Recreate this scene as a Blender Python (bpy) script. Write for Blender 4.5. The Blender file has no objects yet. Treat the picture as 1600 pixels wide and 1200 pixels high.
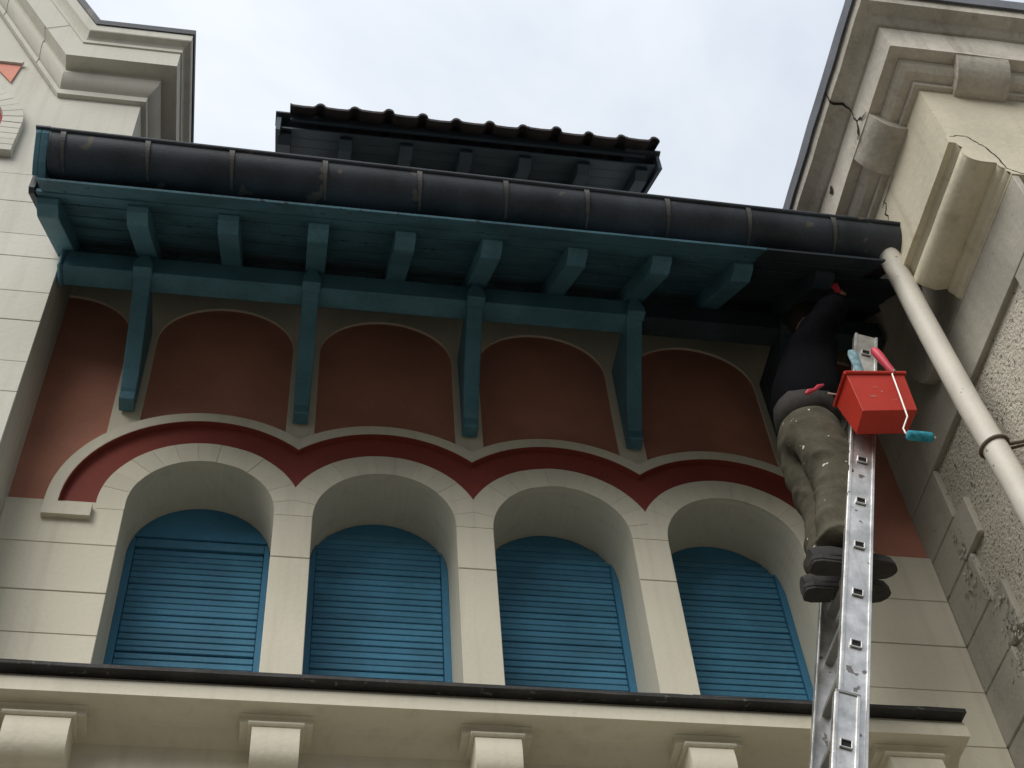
import bpy, bmesh, math, random
from mathutils import Vector, Matrix, noise

random.seed(7)
sc = bpy.context.scene
COL = sc.collection

# ------------------------------------------------------------------ camera
cam_d = bpy.data.cameras.new('camera')
cam = bpy.data.objects.new('camera', cam_d)
COL.objects.link(cam)
R0 = Vector((0.98704274, -0.14805134, -0.06186621))     # right
R1 = Vector((-0.08007236, -0.78859815, 0.60967317))     # up
R2 = Vector((0.13905051, 0.59681970, 0.79023490))       # forward
m = Matrix(((R0.x, R1.x, -R2.x, 0.74774674),
            (R0.y, R1.y, -R2.y, -4.16942458),
            (R0.z, R1.z, -R2.z, -3.68137168),
            (0, 0, 0, 1)))
cam.matrix_world = m
cam_d.sensor_width = 36.0
cam_d.lens = 36.0 * 2312.96 / 1600.0
cam_d.clip_start = 0.05
cam_d.clip_end = 3000
sc.camera = cam

# ------------------------------------------------------------------ world (overcast), sun, exposure
SUN_EL, SUN_AZ = math.radians(41), math.radians(219)     # azimuth clockwise from +Y
w = bpy.data.worlds.new('World'); sc.world = w; w.use_nodes = True
nt = w.node_tree; nt.nodes.clear()
out = nt.nodes.new('ShaderNodeOutputWorld')
bg = nt.nodes.new('ShaderNodeBackground'); bg.inputs['Strength'].default_value = 0.10
sky = nt.nodes.new('ShaderNodeTexSky'); sky.sky_type = 'NISHITA'; sky.sun_disc = False
sky.sun_elevation = SUN_EL; sky.sun_rotation = SUN_AZ
sky.air_density = 1.0; sky.dust_density = 2.0; sky.ozone_density = 1.0
tc = nt.nodes.new('ShaderNodeTexCoord')
n1 = nt.nodes.new('ShaderNodeTexNoise'); n1.inputs['Scale'].default_value = 3.2
n1.inputs['Detail'].default_value = 5; n1.inputs['Roughness'].default_value = 0.55
n1.inputs['Distortion'].default_value = 0.4
cr = nt.nodes.new('ShaderNodeValToRGB')
cr.color_ramp.elements[0].position = 0.33; cr.color_ramp.elements[0].color = (3.72, 4.08, 4.55, 1)
cr.color_ramp.elements[1].position = 0.66; cr.color_ramp.elements[1].color = (5.1, 5.32, 5.6, 1)
mix = nt.nodes.new('ShaderNodeMixRGB'); mix.inputs[0].default_value = 0.9
nt.links.new(tc.outputs['Generated'], n1.inputs['Vector'])
nt.links.new(n1.outputs['Fac'], cr.inputs['Fac'])
nt.links.new(sky.outputs['Color'], mix.inputs[1])
nt.links.new(cr.outputs['Color'], mix.inputs[2])
# overcast luminance: darker towards the horizon, (1 + 2 sin el) / 3
sx = nt.nodes.new('ShaderNodeSeparateXYZ'); nt.links.new(tc.outputs['Generated'], sx.inputs[0])
mrz = nt.nodes.new('ShaderNodeMapRange'); mrz.inputs[1].default_value = 0.0; mrz.inputs[2].default_value = 1.0
mrz.inputs[3].default_value = 0.36; mrz.inputs[4].default_value = 1.08
nt.links.new(sx.outputs['Z'], mrz.inputs[0])
mul = nt.nodes.new('ShaderNodeMixRGB'); mul.blend_type = 'MULTIPLY'; mul.inputs[0].default_value = 1
nt.links.new(mix.outputs['Color'], mul.inputs[1]); nt.links.new(mrz.outputs[0], mul.inputs[2])
nt.links.new(mul.outputs['Color'], bg.inputs['Color'])
nt.links.new(bg.outputs['Background'], out.inputs['Surface'])

sun_d = bpy.data.lights.new('sun', 'SUN'); sun_d.energy = 1.5; sun_d.angle = math.radians(45)
sun_d.color = (1.0, 0.96, 0.89)
sun = bpy.data.objects.new('sun', sun_d); COL.objects.link(sun)
sd = Vector((math.sin(SUN_AZ) * math.cos(SUN_EL), math.cos(SUN_AZ) * math.cos(SUN_EL), math.sin(SUN_EL)))
sun.rotation_euler = sd.to_track_quat('Z', 'Y').to_euler()
sun.location = (0, -10, 12)

sc.view_settings.view_transform = 'Standard'
sc.view_settings.look = 'None'
sc.view_settings.exposure = 1.0
sc.view_settings.gamma = 1.0
sc.view_settings.use_curve_mapping = False
sc.render.engine = 'CYCLES'
sc.cycles.max_bounces = 8
sc.cycles.diffuse_bounces = 4

# ------------------------------------------------------------------ materials
MATS = {}
def mat(name, col, rough=0.7, var=0.12, vscale=2.5, col2=None, fine=0.06, fscale=60, bump=0.15, bscale=90,
        metal=0.0, streak=0.0, speck=None, obj=0.05, disp=0.002):
    """procedural paint/plaster: large blotches, fine grain, optional rain streaks and specks, fine bump"""
    M = bpy.data.materials.new(name); M.use_nodes = True
    t = M.node_tree; b = t.nodes['Principled BSDF']
    L = t.links.new
    geo = t.nodes.new('ShaderNodeNewGeometry')
    nb = t.nodes.new('ShaderNodeTexNoise'); nb.inputs['Scale'].default_value = vscale; nb.inputs['Detail'].default_value = 6
    L(geo.outputs['Position'], nb.inputs['Vector'])
    r = t.nodes.new('ShaderNodeValToRGB')
    c2 = col2 or tuple(c * (1 - var) for c in col)
    r.color_ramp.elements[0].position = 0.36; r.color_ramp.elements[0].color = (*c2, 1)
    r.color_ramp.elements[1].position = 0.62; r.color_ramp.elements[1].color = (*[min(1, c * (1 + var * .4)) for c in col], 1)
    L(nb.outputs['Fac'], r.inputs['Fac'])
    last = r.outputs['Color']
    nf = t.nodes.new('ShaderNodeTexNoise'); nf.inputs['Scale'].default_value = fscale; nf.inputs['Detail'].default_value = 4
    L(geo.outputs['Position'], nf.inputs['Vector'])
    mr = t.nodes.new('ShaderNodeMapRange')
    mr.inputs[1].default_value = 0.25; mr.inputs[2].default_value = 0.75
    mr.inputs[3].default_value = 1 - fine; mr.inputs[4].default_value = 1 + fine
    L(nf.outputs['Fac'], mr.inputs[0])
    mx = t.nodes.new('ShaderNodeMixRGB'); mx.blend_type = 'MULTIPLY'; mx.inputs[0].default_value = 1
    L(last, mx.inputs[1]); L(mr.outputs[0], mx.inputs[2]); last = mx.outputs['Color']
    if streak:
        mp = t.nodes.new('ShaderNodeMapping'); mp.inputs['Scale'].default_value = (16, 16, 0.9)
        L(geo.outputs['Position'], mp.inputs['Vector'])
        ns = t.nodes.new('ShaderNodeTexNoise'); ns.inputs['Scale'].default_value = 1; ns.inputs['Detail'].default_value = 5
        L(mp.outputs[0], ns.inputs['Vector'])
        ms = t.nodes.new('ShaderNodeMapRange'); ms.inputs[1].default_value = 0.52; ms.inputs[2].default_value = 0.78
        ms.inputs[3].default_value = 0; ms.inputs[4].default_value = streak
        L(ns.outputs['Fac'], ms.inputs[0])
        mk = t.nodes.new('ShaderNodeMixRGB'); mk.blend_type = 'MULTIPLY'; mk.inputs[2].default_value = (0.42, 0.38, 0.33, 1)
        L(ms.outputs[0], mk.inputs[0]); L(last, mk.inputs[1]); last = mk.outputs['Color']
    if speck:
        scol, sscale, thr = speck
        nv = t.nodes.new('ShaderNodeTexNoise'); nv.inputs['Scale'].default_value = sscale; nv.inputs['Detail'].default_value = 2
        L(geo.outputs['Position'], nv.inputs['Vector'])
        mv = t.nodes.new('ShaderNodeMapRange'); mv.inputs[1].default_value = thr; mv.inputs[2].default_value = thr + 0.03
        L(nv.outputs['Fac'], mv.inputs[0])
        mz = t.nodes.new('ShaderNodeMixRGB'); mz.inputs[2].default_value = (*scol, 1)
        L(mv.outputs[0], mz.inputs[0]); L(last, mz.inputs[1]); last = mz.outputs['Color']
    oi = t.nodes.new('ShaderNodeObjectInfo')
    mo = t.nodes.new('ShaderNodeMapRange'); mo.inputs[3].default_value = 1 - obj; mo.inputs[4].default_value = 1 + obj * .6
    L(oi.outputs['Random'], mo.inputs[0])
    mxo = t.nodes.new('ShaderNodeMixRGB'); mxo.blend_type = 'MULTIPLY'; mxo.inputs[0].default_value = 1
    L(last, mxo.inputs[1]); L(mo.outputs[0], mxo.inputs[2]); last = mxo.outputs['Color']
    L(last, b.inputs['Base Color'])
    b.inputs['Roughness'].default_value = rough; b.inputs['Metallic'].default_value = metal
    mrr = t.nodes.new('ShaderNodeMapRange'); mrr.inputs[3].default_value = max(0.05, rough - .1); mrr.inputs[4].default_value = min(1, rough + .12)
    L(nb.outputs['Fac'], mrr.inputs[0]); L(mrr.outputs[0], b.inputs['Roughness'])
    if bump:
        n2 = t.nodes.new('ShaderNodeTexNoise'); n2.inputs['Scale'].default_value = bscale; n2.inputs['Detail'].default_value = 5
        L(geo.outputs['Position'], n2.inputs['Vector'])
        bp = t.nodes.new('ShaderNodeBump'); bp.inputs['Strength'].default_value = bump; bp.inputs['Distance'].default_value = disp * 3
        L(n2.outputs['Fac'], bp.inputs['Height']); L(bp.outputs['Normal'], b.inputs['Normal'])
    if metal < .5:
        b.inputs['Specular IOR Level'].default_value = 0.3 if rough < .9 else 0.08
    MATS[name] = M
    return M

CREAM = mat('cream masonry paint', (0.66, 0.625, 0.51), .75, .06, 1.6, fine=.025, bump=.25, bscale=45, streak=.20)
CREAM_WING = mat('greyer cream masonry paint', (0.56, 0.552, 0.49), .75, .07, 1.6, fine=.03, bump=.25, bscale=45, streak=.22)  # wing cream, greyer and slightly darker than the villa front
CREAM_OLD = mat('weathered cream paint', (0.62, 0.57, 0.44), .8, .14, 2.2, fine=.05, bump=.4, bscale=30, streak=.35)
STONE_OLD = mat('weathered moulding', (0.52, 0.488, 0.425), .85, .20, 3.0, fine=.10, bump=.5, bscale=35, streak=.45)
PLASTER_OLD = mat('grey smooth plaster', (0.40, 0.38, 0.325), .85, .20, 2.4, fine=.08, bump=.5, bscale=25, streak=.25,
                  speck=((0.24, 0.22, 0.18), 38, .70))
DASH = mat('pebbledash', (0.56, 0.53, 0.45), .95, .16, 2.0, fine=.22, fscale=110, bump=.7, bscale=75, disp=.006,
           speck=((0.20, 0.175, 0.145), 62, .62))
SALMON = mat('salmon plaster', (0.47, 0.212, 0.150), .85, .14, 3.0, fine=.05, bump=.3, bscale=70)
PINK = mat('pink plaster', (0.70, 0.30, 0.23), .85, .06, 3.0, bump=.2)
OXBLOOD = mat('dark red plaster', (0.22, 0.046, 0.034), .75, .10, 3.0, fine=.05, bump=.25, bscale=70)
CRIMSON = mat('crimson recess', (0.33, 0.06, 0.06), .7, .1, 3.0)
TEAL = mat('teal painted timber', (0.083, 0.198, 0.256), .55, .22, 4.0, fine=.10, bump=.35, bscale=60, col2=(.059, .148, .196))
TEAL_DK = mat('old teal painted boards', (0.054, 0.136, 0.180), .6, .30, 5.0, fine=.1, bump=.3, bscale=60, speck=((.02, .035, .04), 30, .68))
TEAL_SHADE = mat('teal timber darkened for shade', (0.028, 0.045, 0.056), .7, .3, 5.0, fine=.15, bump=.35, bscale=50)  # deep shade at the right end of the eaves, put into the timber colour
SLATE_TEAL = mat('blue black painted timber', (0.045, 0.068, 0.088), .6, .2, 4.0, fine=.1, bump=.25)
BLUE = mat('blue painted slats', (0.062, 0.215, 0.340), .55, .20, 3.0, fine=.08, bump=.25, bscale=80, obj=.13)
BLUE_DK = mat('blue painted frame', (0.045, 0.185, 0.315), .5, .14, 3.0, fine=.05, bump=.2, bscale=80)
ZINC = mat('dark weathered zinc', (0.044, 0.053, 0.066), .55, .35, 5.0, fine=.14, bump=.15, col2=(.028, .033, .040),
           speck=((.11, .10, .085), 9, .66))
ZINC_LT = mat('grey zinc strap', (0.095, 0.092, 0.088), .55, .3, 9.0, fine=.2, bump=.15)
ZINC_BL = mat('blue grey zinc flashing', (0.15, 0.16, 0.18), .5, .2, 5.0, fine=.1, bump=.1)
SLATE = mat('black slate coping', (0.045, 0.045, 0.045), .6, .35, 8.0, fine=.2, bump=.4, bscale=40, speck=((.12, .12, .11), 30, .68))
TILE = mat('dark brown roof tile', (0.034, 0.028, 0.030), .8, .35, 6.0, fine=.2, bump=.4, bscale=60)
ALU = mat('worn aluminium', (0.66, 0.66, 0.65), .38, .30, 9.0, fine=.10, metal=.85, bump=.12, streak=.55, speck=((.22, .20, .19), 22, .68))
ALU_IN = mat('dull aluminium', (0.30, 0.30, 0.29), .5, .2, 9.0, metal=.6, bump=.05)
BLACK = mat('black hole', (0.012, 0.012, 0.012), .8, .1, 9.0, bump=0)
PVC = mat('off white painted pipe', (0.58, 0.555, 0.49), .5, .1, 5.0, fine=.04, bump=.05, streak=.12, speck=((.20, .17, .13), 24, .72))
RUST = mat('rusty iron', (0.12, 0.095, 0.07), .8, .3, 20.0, bump=.3)
RED = mat('red plastic', (0.50, 0.040, 0.024), .42, .08, 6.0, fine=.03, bump=.04, speck=((.62, .50, .46), 34, .745))
SMEAR = mat('dried pale paint', (0.42, 0.36, 0.34), .8, .2, 60, bump=.2)
PINKRED = mat('pink red handle', (0.56, 0.055, 0.085), .4, .1, 9.0, bump=.03)
STEEL = mat('bright wire', (0.75, 0.72, 0.66), .35, .1, 9.0, metal=.4, bump=0)
FOAM = mat('teal soaked roller sleeve', (0.05, 0.29, 0.38), .9, .3, 60.0, fine=.3, fscale=200, bump=.8, bscale=250)
BRISTLE = mat('blue grey painty brush', (0.20, 0.33, 0.37), .7, .3, 30.0, fine=.2, bump=.3)
KHAKI = mat('khaki work cloth', (0.088, 0.081, 0.060), .95, .22, 9.0, fine=.14, fscale=90, bump=.3, bscale=40, disp=.003,
            speck=((.62, .60, .54), 34, .715))
NAVY = mat('dark navy fleece', (0.0035, 0.0038, 0.0055), .95, .3, 9.0, fine=.15, bump=.5, bscale=40)
GREYSHIRT = mat('grey shirt', (0.055, 0.051, 0.049), .95, .2, 9.0, fine=.1, bump=.4, bscale=40)
SHOE = mat('dark grey shoe', (0.038, 0.036, 0.034), .75, .3, 12.0, fine=.15, bump=.4, bscale=60, speck=((.5, .49, .45), 24, .74))
SKIN = mat('skin', (0.40, 0.22, 0.15), .6, .1, 12.0, bump=.1)
HAIR = mat('dark hair', (0.012, 0.010, 0.008), .7, .2, 60.0, bump=.4, bscale=200)
PAVE = mat('grey paving', (0.21, 0.19, 0.158), .9, .2, 1.0, fine=.1, bump=.3)
CRACK = mat('dark crack', (0.045, 0.038, 0.03), .95, .2, 20.0, bump=0)

# ------------------------------------------------------------------ helpers
def new(name, me, m, parent=None, kind=None):
    me.materials.append(m)
    o = bpy.data.objects.new(name, me); COL.objects.link(o)
    if parent: o.parent = parent
    if kind: o['kind'] = kind
    return o

def fin(name, bm, m, parent=None, smooth=False, kind=None, bev=0.0, angle=35):
    bmesh.ops.remove_doubles(bm, verts=bm.verts, dist=1e-6)
    if bev:
        es = [e for e in bm.edges if len(e.link_faces) == 2 and e.calc_face_angle(0) > math.radians(40)]
        try:
            bmesh.ops.bevel(bm, geom=es, offset=bev, segments=1, affect='EDGES', clamp_overlap=True)
        except Exception:
            pass
    bmesh.ops.recalc_face_normals(bm, faces=bm.faces)
    me = bpy.data.meshes.new(name); bm.to_mesh(me); bm.free()
    if smooth:
        for p in me.polygons: p.use_smooth = True
        try:
            me.set_sharp_from_angle(angle=math.radians(angle))
        except Exception:
            pass
    return new(name, me, m, parent, kind)

def thing(name, label, cat, loc=(0, 0, 0), group=None):
    o = bpy.data.objects.new(name, None); COL.objects.link(o)
    o.empty_display_size = .1
    o['label'] = label; o['category'] = cat
    if group: o['group'] = group
    return o

def box(bm, x0, x1, y0, y1, z0, z1):
    v = [bm.verts.new(p) for p in ((x0, y0, z0), (x1, y0, z0), (x1, y1, z0), (x0, y1, z0),
                                   (x0, y0, z1), (x1, y0, z1), (x1, y1, z1), (x0, y1, z1))]
    for f in ((0, 3, 2, 1), (4, 5, 6, 7), (0, 1, 5, 4), (1, 2, 6, 5), (2, 3, 7, 6), (3, 0, 4, 7)):
        bm.faces.new([v[i] for i in f])

def BOX(*a):
    bm = bmesh.new(); box(bm, *a); return bm

def prism(bm, poly, axis, a, b):
    """poly: list of 2d points; axis y -> (x,z) ; axis x -> (y,z) ; axis z -> (x,y)"""
    def P(p, t):
        return {'y': (p[0], t, p[1]), 'x': (t, p[0], p[1]), 'z': (p[0], p[1], t)}[axis]
    # drop duplicates
    q = []
    for p in poly:
        if not q or (abs(p[0] - q[-1][0]) + abs(p[1] - q[-1][1])) > 1e-5: q.append(p)
    if abs(q[0][0] - q[-1][0]) + abs(q[0][1] - q[-1][1]) < 1e-5: q.pop()
    A = [bm.verts.new(P(p, a)) for p in q]; B = [bm.verts.new(P(p, b)) for p in q]
    n = len(q)
    fa = bm.faces.new(A); fb = bm.faces.new(B[::-1])
    for i in range(n):
        bm.faces.new((A[i], B[i], B[(i + 1) % n], A[(i + 1) % n]))
    fa.normal_update(); fb.normal_update()
    if n > 4:
        bmesh.ops.triangulate(bm, faces=[fa, fb], ngon_method='EAR_CLIP')

def PRISM(*a):
    bm = bmesh.new(); prism(bm, *a); return bm

def tube(bm, pts, r, seg=10, cap=True):
    pts = [Vector(p) for p in pts]; rings = []
    rr = r if isinstance(r, (list, tuple)) else [r] * len(pts)
    for i, p in enumerate(pts):
        d = (pts[min(i + 1, len(pts) - 1)] - pts[max(i - 1, 0)]).normalized()
        a = Vector((0, 0, 1)) if abs(d.z) < .9 else Vector((1, 0, 0))
        u = d.cross(a).normalized(); v = d.cross(u)
        rings.append([bm.verts.new(p + rr[i] * (math.cos(t) * u + math.sin(t) * v))
                      for t in (2 * math.pi * k / seg for k in range(seg))])
    for A, B in zip(rings, rings[1:]):
        for k in range(seg):
            bm.faces.new((A[k], A[(k + 1) % seg], B[(k + 1) % seg], B[k]))
    if cap:
        bm.faces.new(rings[0][::-1]); bm.faces.new(rings[-1])

def obox(bm, c, ex, ey, ez, hx, hy, hz):
    """oriented box: centre, unit axes, half sizes"""
    c = Vector(c)
    v = []
    for sz in (-1, 1):
        for sx, sy in ((-1, -1), (1, -1), (1, 1), (-1, 1)):
            v.append(bm.verts.new(c + ex * hx * sx + ey * hy * sy + ez * hz * sz))
    for f in ((0, 3, 2, 1), (4, 5, 6, 7), (0, 1, 5, 4), (1, 2, 6, 5), (2, 3, 7, 6), (3, 0, 4, 7)):
        bm.faces.new([v[i] for i in f])

def clipx(poly, xl, xr):
    for s, lim in ((1, xl), (-1, xr)):
        res = []
        for i in range(len(poly)):
            a, b = poly[i - 1], poly[i]
            ia, ib = s * (a[0] - lim) >= -1e-9, s * (b[0] - lim) >= -1e-9
            if ia != ib:
                t = (lim - a[0]) / (b[0] - a[0]); res.append((lim, a[1] + t * (b[1] - a[1])))
            if ib: res.append(b)
        poly = res
        if not poly: return []
    return poly

def wobble(bm, amp, sc_=3.0):
    for v in bm.verts:
        n = noise.noise_vector(v.co * sc_)
        v.co += n * amp

def strip(bm, pts, axis, val, w0):
    """thin crack ribbon (2d points) lying on plane axis=val, 1.5 mm proud of it"""
    def P(p): return {'y': (p[0], val, p[1]), 'x': (val, p[0], p[1])}[axis]
    L_, R_ = [], []
    for i, p in enumerate(pts):
        a, b = Vector(pts[max(0, i - 1)]), Vector(pts[min(len(pts) - 1, i + 1)])
        d = (b - a).normalized(); n = Vector((-d.y, d.x))
        ww = w0 * (0.4 + 0.6 * math.sin(math.pi * (i + .5) / len(pts))) * random.uniform(.6, 1.3)
        q = Vector(p)
        L_.append(bm.verts.new(P(q + n * ww))); R_.append(bm.verts.new(P(q - n * ww)))
    for i in range(len(pts) - 1):
        bm.faces.new((L_[i], L_[i + 1], R_[i + 1], R_[i]))

def jag(pts, n=4, amp=.006):
    res = []
    for a, b in zip(pts, pts[1:]):
        for k in range(n):
            t = k / n
            res.append((a[0] + (b[0] - a[0]) * t + random.uniform(-amp, amp), a[1] + (b[1] - a[1]) * t + random.uniform(-amp, amp)))
    res.append(pts[-1])
    return res

GROUND_Z = -5.28
BAY = 0.75
CZ = 0.832           # springing height of the four arches
RI, RV, RH0, RH1 = 0.297, 0.412, 0.555, 0.608
HZ = CZ - .022       # centre of the projecting hood arcs

# ------------------------------------------------------------------ ground
g = fin('ground', BOX(-200, 200, -200, 200, GROUND_Z - .3, GROUND_Z), PAVE); g['kind'] = 'structure'

# added, unseen house fronts behind the viewer: keep low sky light off the eaves
DULL = mat('dull stucco of unseen fronts', (0.30, 0.28, 0.245), .9, .2, .6, bump=.2)
b_ = bmesh.new()
for k, h in enumerate((2.6, 3.2, 2.8, 3.6, 2.4)):
    x0 = -22 + k * 9.5
    prism(b_, [(-16, GROUND_Z), (-16, h), (-20, h + 2.6), (-24, h), (-24, GROUND_Z)], 'x', x0, x0 + 9.48)
fin('unseen_street_fronts', b_, DULL, kind='structure')

# ================================================================== villa front with four arches
house = thing('villa_front', 'cream villa front with four arched blue shutters in a row under teal timber eaves', 'house')
bm = bmesh.new()
GAPX = [(-0.385, .078)] + [(k * BAY - .078, k * BAY + .078) for k in (1, 2, 3)] + [(2.922, 3.5)]
for a, b in GAPX: box(bm, a, b, .004, .36, -.30, CZ)
for i in range(4):
    cx = i * BAY + .375
    xl = -0.385 if i == 0 else i * BAY; xr = 3.5 if i == 3 else (i + 1) * BAY
    N = 28
    arc = [(cx + RI * math.cos(math.pi * k / N), CZ + RI * math.sin(math.pi * k / N)) for k in range(N + 1)]
    prism(bm, [(xl, 2.6), (xl, CZ)] + arc[::-1] + [(xr, CZ), (xr, 2.6)], 'y', .03, .36)
box(bm, -0.385, 3.5, 0.0, .36, GROUND_Z, -.30)
box(bm, -.385, 3.5, .36, .5, GROUND_Z, 2.6)
wall = fin('wall', bm, CREAM, house)

def stone(x0, x1, z0, z1, yf=0.0, yb=.004, parent=None, m=CREAM, el=.0012, er=.0012, bev=.0025, dz=.0012):
    b_ = BOX(x0 + el, x1 - er, yf + random.uniform(-.0012, .0012), yb, z0 + dz, z1 - dz)
    return fin('stone_block', b_, m, parent or wall, bev=bev)

# smooth stones of the piers
for k in (1, 2, 3):
    a, b = k * BAY - .078, k * BAY + .078
    for z0, z1 in ((-.275, .587), (.587, CZ)):
        stone(a, b, z0, z1, el=0, er=0)
for z0, z1 in ((-.28, .117), (.117, .330)):
    stone(-.385, .078, z0, z1, er=0)
stone(-.385, .078, .330, .587, er=0)
stone(-.385, .078, .587, .797, er=0); stone(-.036, .078, .7955, CZ, er=0, dz=0, bev=0)
for z0, z1 in ((-.45, -.197), (-.197, .075), (.075, .313), (.313, .567)):
    stone(2.922, 3.5, z0, z1, el=0) if z0 > -.3 else stone(3.24, 3.5, z0, z1)
stone(2.922, 3.5, .567, .797, el=0); stone(2.922, 3.036, .7955, CZ, el=0, dz=0, bev=0)

# voussoirs
for i in range(4):
    cx = i * BAY + .375
    xl = -9 if i == 0 else i * BAY + .00008; xr = 9 if i == 3 else (i + 1) * BAY - .00008
    NV = 13
    for k in range(NV):
        a0, a1 = math.pi * k / NV, math.pi * (k + 1) / NV
        da = .0004 / .35
        ang = [a0 + da + (a1 - a0 - 2 * da) * j / 3 for j in range(4)]
        poly = [(cx + RI * math.cos(a), CZ + RI * math.sin(a)) for a in ang] + \
               [(cx + RV * math.cos(a), CZ + RV * math.sin(a)) for a in ang[::-1]]
        poly = clipx(poly, xl, xr)
        if len(poly) >= 3:
            fin('voussoir', PRISM(poly, 'y', random.uniform(-.0012, .0008), .005), CREAM, wall, bev=.0005)
    A, B = [[(cx + r * math.cos(math.pi * k / 40), CZ + r * math.sin(math.pi * k / 40)) for k in range(41)] for r in (RI, RV)]
    fin('arch_backing', PRISM(clipx(A + B[::-1], -9, 9) if False else A + B[::-1], 'y', .005 + .0006 * i, .0325 + .0004 * i), CREAM, wall)

# dark red band between voussoirs and hood moulding, and the hood itself
def ring(cx, r0, r1, xl, xr, N=30, a_lo=0.0, a_hi=math.pi, cz=None):
    cz = CZ if cz is None else cz
    def arc(r):
        lo = math.acos(max(-1, min(1, (xr - cx) / r))) if xr - cx < r else a_lo
        hi = math.acos(max(-1, min(1, (xl - cx) / r))) if cx - xl < r else a_hi
        return [(cx + r * math.cos(lo + (hi - lo) * k / N), cz + r * math.sin(lo + (hi - lo) * k / N)) for k in range(N + 1)]
    return arc(r0), arc(r1)
band = bmesh.new(); hood = bmesh.new()
for i in range(4):
    cx = i * BAY + .375
    xl = -9 if i == 0 else i * BAY; xr = 9 if i == 3 else (i + 1) * BAY
    A, B = ring(cx, RV - .006, RH0 + .008, xl, xr)
    lo = [(A[-1][0], .797), (B[-1][0], .797)] if i == 0 else []
    ro = [(B[0][0], .797), (A[0][0], .797)] if i == 3 else []
    prism(band, A + lo + B[::-1] + ro, 'y', .006, .036)
    A, B = ring(cx, RH0 - .0035, RH0 - .0003, xl, xr, cz=HZ)      # soffit of the hood, painted like the band
    prism(band, A + B[::-1], 'y', -.0235, .030)
    A, B = ring(cx, RH0, RH1, xl, xr, cz=HZ)
    lo = [(A[-1][0], .79), (B[-1][0], .79)] if i == 0 else []
    ro = [(B[0][0], .79), (A[0][0], .79)] if i == 3 else []
    prism(hood, A + lo + B[::-1] + ro, 'y', -.025, .034)
# foot returns
prism(hood, [(-.2325, .795), (-.044, .795), (-.044, .722), (-.2325, .722)], 'y', -.0275, .006)
prism(hood, [(3.044, .795), (3.2325, .795), (3.2325, .722), (3.044, .722)], 'y', -.0275, .006)
fin('red_band', band, OXBLOOD, house)
fin('hood_moulding', hood, CREAM, house, bev=.003)

# salmon panels and their cream arched frames
def ell(cx, a, b, zs, t0, t1, N=24):
    return [(cx + a * math.cos(t0 + (t1 - t0) * k / N), zs + b * math.sin(t0 + (t1 - t0) * k / N)) for k in range(N + 1)]
HW, ZS, HR = .3125, 1.985, .285
for i in range(-1, 5):
    cx = i * BAY + .375
    if i == -1:
        pan = [(-.385, .799), (-.03, .799), (-.03, 2.35), (-.385, 2.35)]
        frm = [(0, 1.235), (0, 2.4), (-.385, 2.4)] + ell(cx, HW, HR, ZS, math.pi / 2 + .03, 0)[:] + [(-.0625, 1.205)]
        frm = [p for p in frm if p[0] >= -.386]
    elif i == 4:
        pan = [(3.03, .799), (3.5, .799), (3.5, 2.35), (3.03, 2.35)]
        frm = [(3.0, 1.235), (3.0625, 1.205)] + ell(cx, HW, HR, ZS, math.pi, math.pi / 2 - .39) + [(3.5, 2.4), (3.0, 2.4)]
        frm = [p for p in frm if p[0] <= 3.501]
    else:
        pan = [(cx - HW - .01, 1.25), (cx + HW + .01, 1.25), (cx + HW + .01, 2.35), (cx - HW - .01, 2.35)]
        frm = [(i * BAY, 1.262), (cx - HW, 1.312)] + ell(cx, HW, HR, ZS, math.pi, 0) + \
              [(cx + HW, 1.312), ((i + 1) * BAY, 1.262), ((i + 1) * BAY, 2.4), (i * BAY, 2.4)]
    fin('plaster_panel', PRISM(pan, 'y', .024, .035), SALMON, house)
    fin('panel_frame', PRISM(frm, 'y', 0.011, .028), CREAM, house)

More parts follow.
